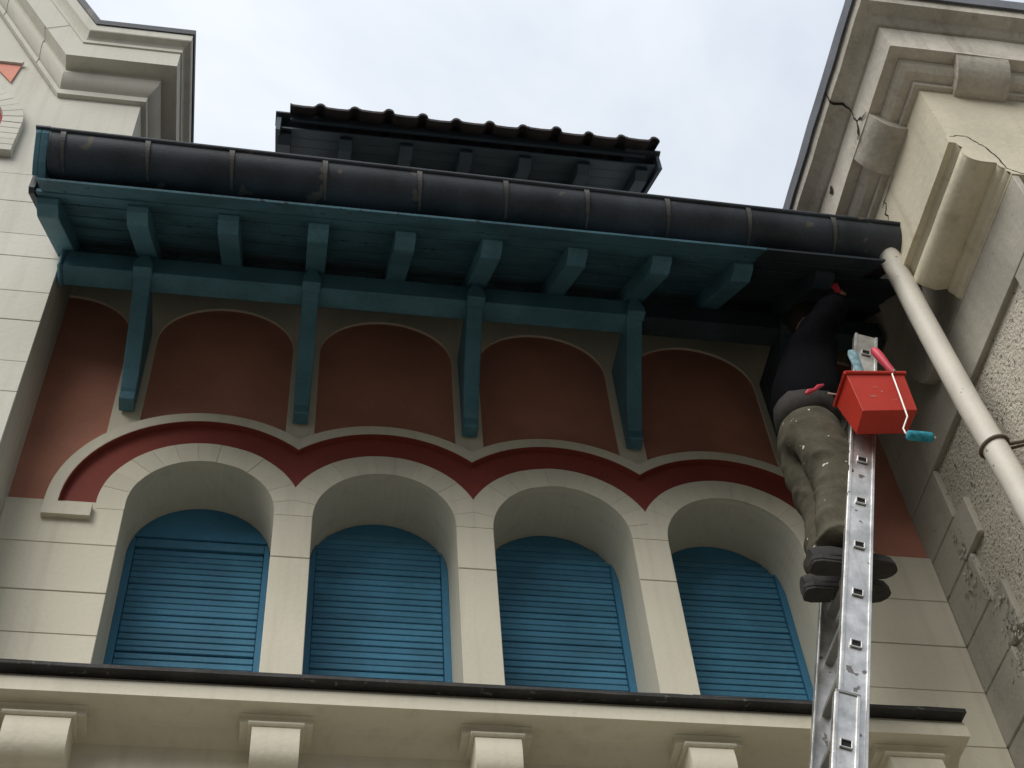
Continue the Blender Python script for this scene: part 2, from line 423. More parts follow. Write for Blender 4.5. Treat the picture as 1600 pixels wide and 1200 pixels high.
# shutters
def make_shutter(i):
    cx = i * BAY + .375
    hw = RI + .004
    root = None
    zsill = -.28
    # back board keeps daylight out behind the slats
    N = 24
    arc = [(cx + (RI + .02) * math.cos(math.pi * k / N), CZ + (RI + .02) * math.sin(math.pi * k / N)) for k in range(N + 1)]
    back = PRISM([(cx - RI - .02, zsill)] + [(cx + RI + .02, zsill)] + arc, 'y', .325, .345)
    sh = fin('shutter', back, BLUE_DK, house)
    ztop = CZ + (.105 if i == 0 else .232 + .006 * i)
    zt = ztop - CZ
    # arched head board (slightly ragged upper edge against the plaster)
    half = math.sqrt(RI ** 2 - zt ** 2)
    a0 = math.asin(zt / RI) if i == 0 else 0.02
    head = [(cx + (RI - .002) * math.cos(a0 + (math.pi - 2 * a0) * k / 26), CZ + (RI - .002) * math.sin(a0 + (math.pi - 2 * a0) * k / 26))
            for k in range(27)]
    fin('head_board', PRISM(head, 'y', .272 if i == 0 else .2945, .325), BLUE_DK, sh, bev=.002)
    for s in (-1, 1):
        xo, xi = cx + s * (hw - .004), cx + s * (hw - .034)
        xs = sorted((xo, xi))
        pts = [(xs[0], zsill), (xs[1], zsill)]
        def zc(x): return min(CZ + math.sqrt(max(0, RI ** 2 - (x - cx) ** 2)), ztop - .003)
        pts += [(xs[1], zc(xs[1])), ((xs[0] + xs[1]) / 2, zc((xs[0] + xs[1]) / 2)), (xs[0], zc(xs[0]))]
        fin('stile', PRISM(pts, 'y', .276, .325), BLUE_DK, sh, bev=.002)
    if i == 0: fin('top_rail', BOX(cx - hw + .0345, cx + hw - .0345, .280, .325, ztop - .052, ztop - .004), BLUE, sh, bev=.002)
    z = zsill + .012
    k = 0
    pitch = .0338
    src = None
    while z + pitch < ztop - (.050 if i == 0 else .004):
        if src is None or True:
            b_ = bmesh.new()
            gap = .006 if (i == 0 and 17 <= k < 18) else .0
            y0 = .288 + random.uniform(-.0018, .0018)
            dz = random.uniform(-.0012, .0012)
            poly = [(y0 + .003, z + .0012 + dz + gap), (y0, z + .004 + dz + gap), (y0 + .0035, z + pitch - .0022 + dz), (y0 + .014, z + pitch - .0012 + dz), (y0 + .014, z + .0012 + dz + gap)]
            vl, vr = [], []
            for yy, zz in poly:
                hs = min(hw - .037, math.sqrt(max(.0004, RI ** 2 - max(0, zz - CZ) ** 2)) - .005)
                vl.append(b_.verts.new((cx - hs, yy, zz))); vr.append(b_.verts.new((cx + hs, yy, zz)))
            b_.faces.new(vl); b_.faces.new(vr[::-1])
            for q in range(5): b_.faces.new((vl[q], vr[q], vr[(q + 1) % 5], vl[(q + 1) % 5]))
            fin('slat', b_, BLUE, sh)
        z += pitch; k += 1
for i in range(4): make_shutter(i)

# window ledge: slate slabs on a moulded cornice with scroll consoles
ledge = fin('window_ledge', PRISM([(.05, -.286), (-.238, -.286), (-.243, -.294), (-.252, -.308), (-.256, -.326), (-.256, -.366), (-.135, -.370), (-.120, -.376), (-.108, -.385),
                                    (-.085, -.400), (-.060, -.418), (-.050, -.46), (-.050, -.62), (-.015, -.64), (-.015, -.80), (.05, -.80)], 'x', -.385, 3.205),
            CREAM, house)
xs = [-.385, .742, 1.48, 2.188, 3.205]
for a, b in zip(xs, xs[1:]):
    b_ = bmesh.new()
    box(b_, a + .001, b + .035 if b < 3.2 else b, -.287 + random.uniform(-.003, .003), .30, -.284, -.268 + random.uniform(-.003, .002))
    bmesh.ops.subdivide_edges(b_, edges=b_.edges[:], cuts=6)
    for v in b_.verts:
        v.co.z += .0025 * noise.noise(v.co * 9); v.co.y += .004 * noise.noise(v.co * 7 + Vector((3, 1, 0))) if v.co.y < -.2 else 0
    fin('slate_slab', b_, SLATE, ledge)
for k in range(5):
    cx = k * BAY + (-.02 if k == 0 else 0)
    hw = .105 if k == 0 else (.098 if k == 4 else .08)
    ab = bmesh.new()
    prism(ab, [(-.05, -.368), (-.196, -.368), (-.196, -.372), (-.188, -.376), (-.188, -.405), (-.05, -.405)], 'x', cx - hw - .042, cx + hw + .042)
    prism(ab, [(-.05, -.405), (-.205, -.405), (-.207, -.413), (-.200, -.420), (-.05, -.420)], 'x', cx - hw - .014, cx + hw + .014)
    con = fin('console', ab, CREAM, ledge, bev=.003)
    pr = [(-.045, -.420), (-.192, -.420), (-.200, -.432)]
    for t in range(9):
        a = math.radians(170 + t * 15)
        pr.append((-.128 + .078 * math.cos(a), -.500 + .085 * math.sin(a) + (.02 if t < 2 else 0)))
    pr += [(-.125, -.66), (-.118, -.80), (-.045, -.86)]
    fin('scroll', PRISM(pr, 'x', cx - hw, cx + hw), CREAM, con, smooth=True, angle=40)

# ---- timber eaves
SL = 0.87                                   # roof slope
def soff(y): return 1.770 + SL * (y + .83)  # underside of the boarding
XL, XR = -.402, 3.50
# wall plate beam
fin('eaves_beam', BOX(-.352, 2.25, -.374, -.268, 1.945, 2.072), TEAL, house, bev=.006)
o_ = fin('eaves_beam', BOX(2.251, 3.48, -.374, -.268, 1.945, 2.072), TEAL_SHADE, house, bev=.006); o_['label'] = 'right hand end of the beam, darkened for shade'
fin('beam_end', BOX(-.372, -.350, -.384, -.262, 1.938, 2.078), TEAL, house, bev=.008)
def make_bracket(x, mt=None):
    mt = mt or TEAL
    hw = .036
    pr = [(.0, 1.418), (-.066, 1.418), (-.070, 1.424), (-.070, 1.470), (-.080, 1.484), (-.118, 1.572), (-.190, 1.690),
          (-.262, 1.800), (-.330, 1.900), (-.372, 1.950), (-.372, 1.944), (-.26, 1.944), (.0, 1.944)]
    # solid timber knee: tapered plate
    b_ = bmesh.new(); prism(b_, pr[:10] + [(-.25, 2.0), (.0, 2.0)], 'x', x - hw, x + hw)
    for v in b_.verts:
        if v.co.z < 1.5: v.co.x = x + (v.co.x - x) * .92
    br = fin('bracket', b_, mt, house, bev=.003)
    t_ = bmesh.new()
    prism(t_, [(x - .041, 1.925), (x + .041, 1.925), (x + .041, 1.965), (x + .004, 2.070), (x - .004, 2.070), (x - .041, 1.965)], 'y', -.416, -.36)
    fin('bracket_tip', t_, mt, br, bev=.004)
    return br
for k in range(5): make_bracket(k * BAY + random.uniform(-.004, .004), TEAL_SHADE if k == 4 else TEAL)
# rafters
for k in range(-1, 9):
    x = k * .375 + (.006 if k >= 0 else .012) + random.uniform(-.004, .004)
    ye, yi = -.832, .0
    pr = [(ye, soff(ye)), (ye + .002, soff(ye) - .012), (ye + .022, soff(ye) - .028), (ye + .085, 1.742), (ye + .10, 1.752), (yi, soff(yi) - .10), (yi, soff(yi))]
    fin('rafter', PRISM(pr, 'x', x - .044, x + .044), TEAL_SHADE if k == 8 else TEAL, house, bev=.004)
# soffit boards, tongue and groove, running along the eaves
yb = -.990
widths = [.114, .106, .118, .12, .12, .12, .12, .12, .12]
for wd in widths:
    y0, y1 = yb + .002, yb + wd - .002
    pr = [(y0, soff(y0)), (y0 + .003, soff(y0) - .003), (y1 - .003, soff(y1) - .003 + .0), (y1, soff(y1)), (y1, soff(y1) + .022), (y0, soff(y0) + .022)]
    if y0 < -.95: pr = [(y0, soff(y0)), (y1, soff(y1)), (y1, soff(y1) + .022), (y0 - .004, soff(y0) + .009)]     # thin feathered eaves board
    j = random.uniform(-.0015, .0015)
    pr = [(p[0], p[1] + j) for p in pr]
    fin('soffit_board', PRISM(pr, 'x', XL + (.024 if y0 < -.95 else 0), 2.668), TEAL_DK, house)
    o_ = fin('soffit_board', PRISM(pr, 'x', 2.669, 3.205 if y0 < -.85 else XR), TEAL_SHADE, house); o_['label'] = 'soffit board at the right end, darkened for shade'
    yb += wd
# roof covering above (tiles, mostly unseen) with a lead verge along the left edge
b_ = bmesh.new()
for k in range(14):
    y = -.82 + k * .26
    prism(b_, [(y, soff(y) + .03), (y - .02, soff(y) + .10), (y - .02, soff(y) + .125), (y + .28, soff(y + .28) + .10), (y + .28, soff(y + .28) + .03)], 'x', -.405, 3.31)
fin('roof_covering', b_, TILE, house)
fin('verge_flashing', PRISM([(-.86, soff(-.86) - .012), (-.885, soff(-.885) + .02), (-.885, soff(-.885) + .13), (-.30, soff(-.30) + .13), (-.30, soff(-.30) - .012)], 'x', -.432, -.4085), ZINC, house)
barge = [(-1.046, 1.945), (-1.040, 1.925), (-1.000, 1.880), (-.955, 1.835), (-.912, 1.808), (-.84, 1.782), (-.763, 1.776), (-.300, 1.776 + .88 * .463), (-.300, 2.30), (-.86, 1.92), (-.90, 1.95)]
fin('barge_board', PRISM(barge, 'x', -.4080, -.377), TEAL, house, bev=.003)
fin('gutter_end_board', PRISM([(-1.046, 1.945), (-1.04, 1.925), (-1.0, 1.88), (-.955, 1.835), (-.912, 1.808), (-.902, 1.805), (-.902, 1.945)], 'x', -.430, -.4085), TEAL, house, bev=.003)
fin('barge_cap', BOX(-.434, -.374, -1.056, -.90, 1.946, 1.958), ZINC, house)

# ================================================================== gutter
gut = thing('gutter', 'long dark zinc half round gutter with straps along the teal eaves', 'gutter')
GY, GR = -.945, .105
def gz(x): return 1.932 - .0225 * (x + .37)
b_ = bmesh.new()
NX = 60
def gring(x, r, dz=0):
    return [Vector((x, GY - r * math.cos(math.pi * k / 20), gz(x) + dz - r * math.sin(math.pi * k / 20))) for k in range(21)]
rows = []
for i in range(NX + 1):
    x = -.368 + (3.312 + .368) * i / NX
    dent = .004 * noise.noise(Vector((x * 3.1, 0, 0)))
    rows.append((x, [b_.verts.new(v + Vector((0, dent * math.sin(math.pi * k / 20), .3 * dent))) for k, v in enumerate(gring(x, GR))],
                 [b_.verts.new(v) for v in gring(x, GR - .004)]))
for (xa, A, Ai), (xb, B, Bi) in zip(rows, rows[1:]):
    for k in range(20):
        b_.faces.new((A[k], A[k + 1], B[k + 1], B[k])); b_.faces.new((Ai[k], Bi[k], Bi[k + 1], Ai[k + 1]))
    b_.faces.new((A[0], B[0], Bi[0], Ai[0])); b_.faces.new((A[20], Ai[20], Bi[20], B[20]))
tr = fin('trough', b_, ZINC, gut, smooth=True)
for x in (-.368, 3.312):
    b_ = bmesh.new()
    pl = [(v.y, v.z) for v in gring(x, GR + .001)]
    prism(b_, pl, 'x', x - .004, x + .004); fin('end_cap', b_, ZINC, gut)
b_ = bmesh.new()
tube(b_, [(-.372 + 3.688 * i / 20, GY - GR - .004, gz(-.372 + 3.688 * i / 20) + .004) for i in range(21)], .0095, 10)
fin('front_bead', b_, ZINC, gut, smooth=True)
for x in (-.318, .026, .373, .763, 1.164, 1.535, 1.889, 2.246, 2.61, 2.997):
    b_ = bmesh.new()
    A, B = [], []
    wdt = [.012 - .007 * min(1, k / 9) for k in range(13)]
    for k in range(13):
        a = math.pi * k / 20 - .10
        r = GR + .0045
        for lst, s in ((A, -1), (B, 1)):
            lst.append(b_.verts.new((x + s * wdt[k] + .001 * k, GY - r * math.cos(a), gz(x) - r * math.sin(a))))
    for k in range(12): b_.faces.new((A[k], B[k], B[k + 1], A[k + 1]))
    ext = bmesh.ops.extrude_face_region(b_, geom=b_.faces[:])
    for v in ext['geom']:
        if isinstance(v, bmesh.types.BMVert): v.co.y -= .003 * 0.8; v.co.z -= .0015
    fin('strap', b_, ZINC_LT, gut)
b_ = bmesh.new()
tube(b_, [(3.262, -.945, gz(3.2) - .085), (3.275, -.940, gz(3.2) - .125)], .042, 16)
fin('outlet', b_, ZINC, gut, smooth=True)

# ================================================================== gabled wing at the left
wing = thing('gable_wing', 'pale cream gabled wing with steep stepped moulding and grey coping at far left', 'house')
b_ = bmesh.new()
box(b_, -4, -.385, -.295, 3, GROUND_Z, 2.9)
prism(b_, [(-4, 2.9), (-.235, 2.9), (-.235, 4.0), (-.76, 4.0), (-1.9, 6.1), (-4, 6.1)], 'y', -.292, 3)
wwall = fin('wall', b_, CREAM_WING, wing)
zj = [GROUND_Z, -1.0, .20, .475, .773, 1.124, 1.325, 1.614, 1.828, 2.10, 2.285, 2.567, 2.82]
for a, b in zip(zj, zj[1:]):
    for x0, x1 in ((-2.6, -1.25), (-1.25, -.3855)):
        b2 = BOX(x0 + .0012, x1 - (0 if x1 > -.4 else .0012), -.300 + random.uniform(-.001, .001), -.295, a + .0012, b - .0012)
        fin('stone_block', b2, CREAM_WING, wwall, bev=.002)
fin('stone_block', BOX(-2.6, -.2355, -.300, -.292, 2.8212, 3.655), CREAM_WING, wwall)
# corbel under the upper wall end, behind the roof verge
fin('corbel_stone', BOX(-.385, -.238, -.29, .6, 2.70, 2.90), CREAM_WING, wing)
# cornice with kneeler: profile (depth, height, kink x)
prof = [(0.0, 3.645, -.672), (.026, 3.650, -.672), (.030, 3.690, -.668), (.018, 3.697, -.667), (.045, 3.712, -.665), (.075, 3.745, -.662), (.088, 3.785, -.660),
        (.080, 3.815, -.657), (.085, 3.822, -.656), (.168, 3.826, -.652), (.170, 3.975, -.588), (.178, 3.978, -.586), (.180, 4.002, -.582), (.172, 4.012, -.578), (.186, 4.032, -.570), (.216, 4.046, -.562), (.220, 4.052, -.558), (.223, 4.112, -.538), (.0, 4.190, -.520)]
dirr = Vector((-1, 1.93)).normalized()
b_ = bmesh.new()
rowsA, rowsB, rowsC, rowsD = [], [], [], []
for d, z, kx in prof:
    rowsA.append(b_.verts.new((kx + dirr.x * 2.6, -.300 - d, z + dirr.y * 2.6)))
    rowsB.append(b_.verts.new((kx, -.300 - d, z)))
    rowsC.append(b_.verts.new((-.235 + d, -.300 - d, z)))
    rowsD.append(b_.verts.new((-.235 + d, 1.2, z)))
for A, B in ((rowsA, rowsB), (rowsB, rowsC), (rowsC, rowsD)):
    for k in range(len(prof) - 1):
        b_.faces.new((A[k], B[k], B[k + 1], A[k + 1]))
for A in (rowsA, rowsD):
    f_ = b_.faces.new(A); f_.normal_update(); bmesh.ops.triangulate(b_, faces=[f_], ngon_method='EAR_CLIP')
corn = fin('cornice', b_, CREAM_WING, wing, smooth=True, angle=28)
# joints cut across the raking moulding: thin fillets seen as fine dark lines
for tt in (.36, .98, 1.62):
    b2 = bmesh.new()
    pv = [(d + .0012, z, kx) for d, z, kx in prof[1:10]]
    va = [b2.verts.new((kx + dirr.x * tt, -.300 - d, z + dirr.y * tt)) for d, z, kx in pv]
    vb = [b2.verts.new((kx + dirr.x * (tt + .006), -.300 - d, z + dirr.y * (tt + .006))) for d, z, kx in pv]
    for k in range(len(pv) - 1): b2.faces.new((va[k], vb[k], vb[k + 1], va[k + 1]))
    fin('mortar_joint', b2, CRACK, corn)
for tt, s in ((.30, 1), (1.15, 1)):
    b2 = bmesh.new()
    x, z = -.62 + dirr.x * tt, 3.9 + dirr.y * tt
    strip(b2, [(x - .06, z - .06), (x + .08, z + .02)], 'y', -.4715, .003); fin('mortar_joint', b2, CRACK, corn)
# zinc coping on top
b_ = bmesh.new()
pz = [(.215, 4.114, -.540), (.231, 4.112, -.537), (.234, 4.158, -.520), (.0, 4.235, -.49), (.0, 4.192, -.515)]
A = [b_.verts.new((kx + dirr.x * 2.6, -.300 - d, z + dirr.y * 2.6)) for d, z, kx in pz]
B = [b_.verts.new((kx, -.300 - d, z)) for d, z, kx in pz]
Cc = [b_.verts.new((-.235 + d, -.300 - d, z)) for d, z, kx in pz]
D = [b_.verts.new((-.235 + d, 1.2, z)) for d, z, kx in pz]
for P_, Q_ in ((A, B), (B, Cc), (Cc, D)):
    for k in range(len(pz)):
        b_.faces.new((P_[k], Q_[k], Q_[(k + 1) % 5], P_[(k + 1) % 5]))
b_.faces.new(A); b_.faces.new(D[::-1])
fin('zinc_coping', b_, ZINC, wing)
# round headed window ring at the frame's left edge
wr = bmesh.new()
RX, RZ = -1.195, 3.25
oc = fin('round_window', PRISM([(RX + .325 * math.cos(a), RZ + .325 * math.sin(a)) for a in (math.pi * k / 30 for k in range(31))] + [(RX - .325, 2.965), (RX + .325, 2.965)], 'y', -.305, -.26), CRIMSON, wing)
NV = 19
def pt(a, r): return (RX + r * math.cos(a), RZ + r * math.sin(a))
for k in range(NV):
    a0, a1 = math.pi * k / NV, math.pi * (k + 1) / NV
    e = .004
    poly = [pt(a0 + e, .318), pt((a0 + a1) / 2, .318), pt(a1 - e, .318), pt(a1 - e * .8, .42), pt((a0 + a1) / 2, .42), pt(a0 + e * .8, .42)]
    fin('voussoir', PRISM(poly, 'y', -.345 + random.uniform(-.002, .002), -.30), CREAM_WING, oc, bev=.002)
for s_ in (-1, 1):
    for k in range(5):
        z0 = 2.965 + .057 * k
        x0, x1 = sorted((RX + s_ * .318, RX + s_ * .42))
        fin('jamb_stone', BOX(x0, x1, -.345 + random.uniform(-.002, .002), -.3, z0 + .001, z0 + .056), CREAM_WING, oc, bev=.002)
# pink inlay triangle with its stone above
fin('pink_inlay', PRISM([(-1.075, 3.965), (-.918, 3.965), (-.935, 3.76)], 'y', -.3035, -.298), PINK, wing)
fin('inlay_lintel', PRISM([(-1.30, 3.968), (-.914, 3.968), (-.908, 3.990), (-1.30, 3.990)], 'y', -.318, -.30), CREAM_WING, wing)

# ================================================================== upper tower eaves behind the gutter
tow = thing('roof_tower', 'dark upper tower roof with rolled clay tiles rising behind the gutter', 'tower')
def ts(y): return 5.955 + .75 * (y - 1.0)
fin('wall', BOX(.75, 2.90, 1.75, 4.2, 1.6, 6.6), CREAM, tow)
for k in range(7):
    x = .472 + k * .4385
    ye = 1.0
    fin('rafter', PRISM([(ye, ts(ye)), (ye, ts(ye) - .04), (ye + .07, ts(ye) - .075), (ye + .12, ts(ye + .12) - .13), (1.75, ts(1.75) - .13), (1.75, ts(1.75))], 'x', x - .045, x + .045), SLATE_TEAL, tow, bev=.004)
yb = .955
for k in range(7):
    y0, y1 = yb + .002, yb + .118
    fin('soffit_board', PRISM([(y0, ts(y0)), (y1, ts(y1)), (y1, ts(y1) + .02), (y0, ts(y0) + .02)], 'x', .418, 3.232), SLATE_TEAL, tow)
    yb += .12
fin('fascia_board', BOX(.50, 3.13, .930, .955, 6.015, 6.10), SLATE_TEAL, tow, bev=.004)
for x0, x1 in ((.405, .44), (3.205, 3.235)):
    fin('verge_board', PRISM([(.93, ts(.93) - .06), (1.75, ts(1.75) - .06), (1.75, ts(1.75) + .14), (.93, ts(.93) + .13)], 'x', x0, x1), SLATE_TEAL, tow, bev=.003)
for x0, x1 in ((.395, .70), (2.98, 3.245)):
    fin('corner_flashing', BOX(x0, x1, .905, 1.02, 6.055, 6.072), ZINC, tow)
# roman tiles: one object per tile of the eaves row, pan + roll, laid up the slope
TW = .2455
for k in range(11):
    x0 = .495 + k * TW
    b_ = bmesh.new()
    prf = [(0, 0.02), (.02, .006), (.10, 0.0), (.165, .004), (.180, .020), (.190, .045), (.207, .062), (.226, .062), (.243, .045), (.252, .018)]
    j = random.uniform(-.006, .006); jy = random.uniform(-.012, .008)
    lo = [(x0 + a, .79 + jy, 5.955 + z + j) for a, z in prf]
    for (yy, dz) in ((0, 0),):
        A = [b_.verts.new((x, y, z + .0)) for x, y, z in lo]
        A2 = [b_.verts.new((x, y, z + .028 + .07 * 0)) for x, y, z in lo]
        Bt = [b_.verts.new((x, y + .9, z + .9 * .75)) for x, y, z in lo]
        B2 = [b_.verts.new((x, y + .9, z + .9 * .75 + .03)) for x, y, z in lo]
    n = len(prf)
    for i in range(n - 1):
        b_.faces.new((A[i], A[i + 1], Bt[i + 1], Bt[i])); b_.faces.new((A2[i], B2[i], B2[i + 1], A2[i + 1]))
        b_.faces.new((A[i], A2[i], A2[i + 1], A[i + 1])); b_.faces.new((Bt[i], Bt[i + 1], B2[i + 1], B2[i]))
    b_.faces.new((A[0], Bt[0], B2[0], A2[0])); b_.faces.new((A[-1], A2[-1], B2[-1], Bt[-1]))
    fin('roof_tile', b_, TILE, tow, smooth=True, angle=50)

# ================================================================== corner building at the right
cb = thing('corner_building', 'weathered cream corner building with cracked bracketed cornice and pebbledash side at right', 'house')
b_ = bmesh.new()
box(b_, 3.526, 7, -1.535, 4, GROUND_Z, 1.12)
prism(b_, [(3.526, -1.535), (7, -1.535), (7, 4), (3.526, 4)], 'z', 1.12, 1.44)
cwall = fin('wall', b_, DASH, cb)
# smooth band over the dash and jamb above
fin('smooth_band', BOX(3.50, 3.530, -1.57, .3, 1.105, 1.425), PLASTER_OLD, cb, bev=.003)
fin('upper_jamb', BOX(3.50, 3.60, -.955, .3, 1.4255, 2.6), PLASTER_OLD, cb)
# quoins against the villa front
zq = [-1.5, -1.2, -.95, -.70, -.45, -.195, .070, .315, .582, .800, 1.104]
for n, (a, b) in enumerate(zip(zq, zq[1:])):
    yl = -.395 if n % 2 == 0 else -.278
    if n == len(zq) - 2: yl = -.275
    if abs(a - .582) < .01: yl = -.395
    if abs(a - .315) < .01: yl = -.28
    if abs(a - .07) < .01: yl = -.40
    if abs(a + .195) < .01: yl = -.285
    b2 = BOX(3.50 + random.uniform(-.001, .002), 3.530, yl, .3, a + .002, b - .002)
    fin('quoin_stone', b2, PLASTER_OLD, cwall, bev=.006)
for n, (a, b) in enumerate(zip(zq, zq[1:])):
    yl = -1.29 if n % 2 else -1.18
    fin('quoin_stone', BOX(3.50, 3.530, -1.57, yl, a + .002, b - .002), PLASTER_OLD, cwall, bev=.006)
# upper block, corbelled out
ub = bmesh.new()
prism(ub, [(3.310, 1.700), (3.310, 2.25), (6, 2.25), (6, 1.428), (3.5005, 1.428), (3.5005, 1.700)], 'y', -1.570, -.90)
fr = fin('frieze_block', ub, CREAM_OLD, cb)
bandp = [(3.310, 1.6995), (3.298, 1.6995), (3.300, 1.652), (3.330, 1.650), (3.338, 1.630)]
for t in range(11):
    a = math.radians(140 + t * 13.5)
    bandp.append((3.405 + .072 * math.cos(a), 1.575 + .066 * math.sin(a)))
bandp += [(3.462, 1.510), (3.462, 1.494), (3.470, 1.478), (3.484, 1.470), (3.486, 1.452), (3.500, 1.440), (3.500, 1.6995)]
fin('front_face', PRISM([(3.310, 2.22), (3.310, 1.6995)] + bandp[1:-1] + [(3.500, 1.430), (6, 1.430), (6, 2.22)], 'y', -1.5745, -1.5703), CREAM_OLD, fr)
b_ = bmesh.new()
ncut = 9
rowsv = []
for i in range(ncut):
    y = -1.568 + (.615) * i / (ncut - 1)
    rr = []
    for p in bandp:
        dy = .018 * noise.noise(Vector((p[0] * 40, p[1] * 40, i))) if i in (0, ncut - 1) else 0
        dy += (.025 if i == ncut - 1 and p[0] < 3.34 else 0)
        rr.append(b_.verts.new((p[0] + .002 * noise.noise(Vector((y * 8, p[0] * 9, 1))), y + dy, p[1])))
    rowsv.append(rr)
for A, B in zip(rowsv, rowsv[1:]):
    for k in range(len(bandp)): b_.faces.new((A[k], A[(k + 1) % len(bandp)], B[(k + 1) % len(bandp)], B[k]))
f0 = b_.faces.new(rowsv[0]); f1 = b_.faces.new(rowsv[-1][::-1])
f0.normal_update(); f1.normal_update(); bmesh.ops.triangulate(b_, faces=[f0, f1], ngon_method='EAR_CLIP')
fin('torus_moulding', b_, CREAM_OLD, cb, smooth=True, angle=45)
# cornice (d, z)
FX, FY = 3.310, -1.570
cp = [(0, 2.130), (.028, 2.132), (.031, 2.152), (.022, 2.156), (.040, 2.158), (.070, 2.165), (.090, 2.184), (.099, 2.208), (.097, 2.224), (.153, 2.226),
      (.156, 2.405), (.150, 2.412), (.166, 2.416), (.180, 2.428), (.196, 2.446), (.236, 2.462), (.250, 2.470), (.255, 2.530), (0, 2.60)]
def cornice_sweep(pr, y_end, x_end):
    b2 = bmesh.new()
    A, B, Cq = [], [], []
    ny = 26
    cols = []
    for s in range(ny + 1):
        y = None
        cols.append([])
    for d, z in pr:
        for s in range(ny + 1):
            t = s / ny
            y = (FY - d) * (1 - t) + y_end * t
            p = Vector((FX - d, y, z))
            if d > 0: p += noise.noise_vector(p * 6) * .0035 * (1 if 0 < s else .5)
            cols[s].append(b2.verts.new(p))
    colx = []
    nx = 16
    for s in range(1, nx + 1):
        c_ = []
        for d, z in pr:
            p = Vector((FX - d + (x_end - FX + d) * s / nx, FY - d, z))
            if d > 0: p += noise.noise_vector(p * 6) * .0035
            c_.append(b2.verts.new(p))
        colx.append(c_)
    allc = cols[::-1] + colx
    for P_, Q_ in zip(allc, allc[1:]):
        for k in range(len(pr) - 1): b2.faces.new((P_[k], P_[k + 1], Q_[k + 1], Q_[k]))
    for A in (allc[0], allc[-1]):
        f_ = b2.faces.new(A); f_.normal_update(); bmesh.ops.triangulate(b2, faces=[f_], ngon_method='EAR_CLIP')
    return b2
cc = fin('cornice', cornice_sweep(cp, 1.2, 6), STONE_OLD, cb, smooth=True, angle=24)
zf = [(.248, 2.533), (.270, 2.524), (.276, 2.598), (.10, 2.64), (.0, 2.66), (0, 2.602)]
fin('zinc_flashing', cornice_sweep([(d, z) for d, z in zf], 1.2, 6), ZINC_BL, cb, smooth=True, angle=20)
fin('attic_wall', BOX(4.15, 6, -1.45, 1.0, 2.60, 3.15), STONE_OLD, cb)
# rounded modillions
def modillion(axis, c0, c1):
    pr = [(.0, 2.100), (.040, 2.104), (.078, 2.118), (.112, 2.148), (.138, 2.190), (.154, 2.240), (.159, 2.290), (.158, 2.34), (.1, 2.35), (.0, 2.35)]
    b2 = bmesh.new()
    if axis == 'side':
        prism(b2, [(FX - d, z) for d, z in pr], 'y', c0, c1)
    else:
        prism(b2, [(FY - d, z) for d, z in pr], 'x', c0, c1)
    wobble(b2, .003, 9)
    fin('modillion', b2, STONE_OLD, cc, smooth=True, angle=50, bev=.0)
modillion('side', -1.395, -1.160); modillion('side', -.66, -.43)
modillion('front', 3.462, 3.706); modillion('front', 4.21, 4.45)
# cracks and chips
b_ = bmesh.new()
strip(b_, jag([(3.318, 1.700), (3.36, 1.722), (3.40, 1.718), (3.430, 1.668), (3.458, 1.637), (3.478, 1.560), (3.493, 1.470), (3.54, 1.440), (3.62, 1.43)], 4, .0035), 'y', -1.5758, .0032)
fin('crack', b_, CRACK, fr)
b_ = bmesh.new()
strip(b_, jag([(-1.50, 1.708), (-1.30, 1.706), (-1.12, 1.710), (-.95, 1.706)], 5, .002), 'x', 3.3082, .0016)
fin('crack', b_, CRACK, fr)
b_ = bmesh.new()
strip(b_, jag([(-1.03, 2.09), (-1.035, 2.05), (-1.00, 2.03), (-1.01, 1.99), (-.99, 1.96)], 3, .004), 'x', 3.3080, .004)
fin('crack', b_, CRACK, fr)
b_ = bmesh.new()
strip(b_, jag([(-1.17, 2.085), (-1.06, 2.088), (-1.0, 2.08)], 3, .004), 'x', 3.3080, .0025)
fin('crack', b_, CRACK, fr)
b_ = bmesh.new()
strip(b_, jag([(-1.309, 2.40), (-1.300, 2.355), (-1.307, 2.307), (-1.30, 2.27)], 3, .005), 'x', 3.1500, .004)
fin('crack', b_, CRACK, cc)
b_ = bmesh.new()
strip(b_, jag([(-1.307, 2.31), (-1.335, 2.29), (-1.345, 2.26), (-1.392, 2.235)], 3, .005), 'x', 3.1495, .007)
fin('crack', b_, CRACK, cc)
b_ = bmesh.new()
strip(b_, jag([(-1.31, 2.305), (-1.285, 2.25), (-1.258, 2.222)], 3, .004), 'x', 3.1490, .008)
fin('crack', b_, CRACK, cc)
b_ = bmesh.new()
strip(b_, jag([(-.930, 2.372), (-.920, 2.348), (-.926, 2.322)], 2, .003), 'x', 3.1490, .016)
fin('crack', b_, CRACK, cc)
b_ = bmesh.new()
pts = [(.160, 2.406), (.172, 2.412), (.186, 2.424), (.200, 2.438), (.236, 2.453), (.253, 2.464), (.259, 2.500), (.260, 2.532)]
va = [b_.verts.new((FX - d - .001, -1.315 - .003 * k + random.uniform(-.010, .010), z - .004)) for k, (d, z) in enumerate(pts)]
vb = [b_.verts.new((v.co.x, v.co.y + random.uniform(.006, .014), v.co.z)) for v in va]
for k in range(len(pts) - 1): b_.faces.new((va[k], vb[k], vb[k + 1], va[k + 1]))
fin('crack', b_, CRACK, cc)
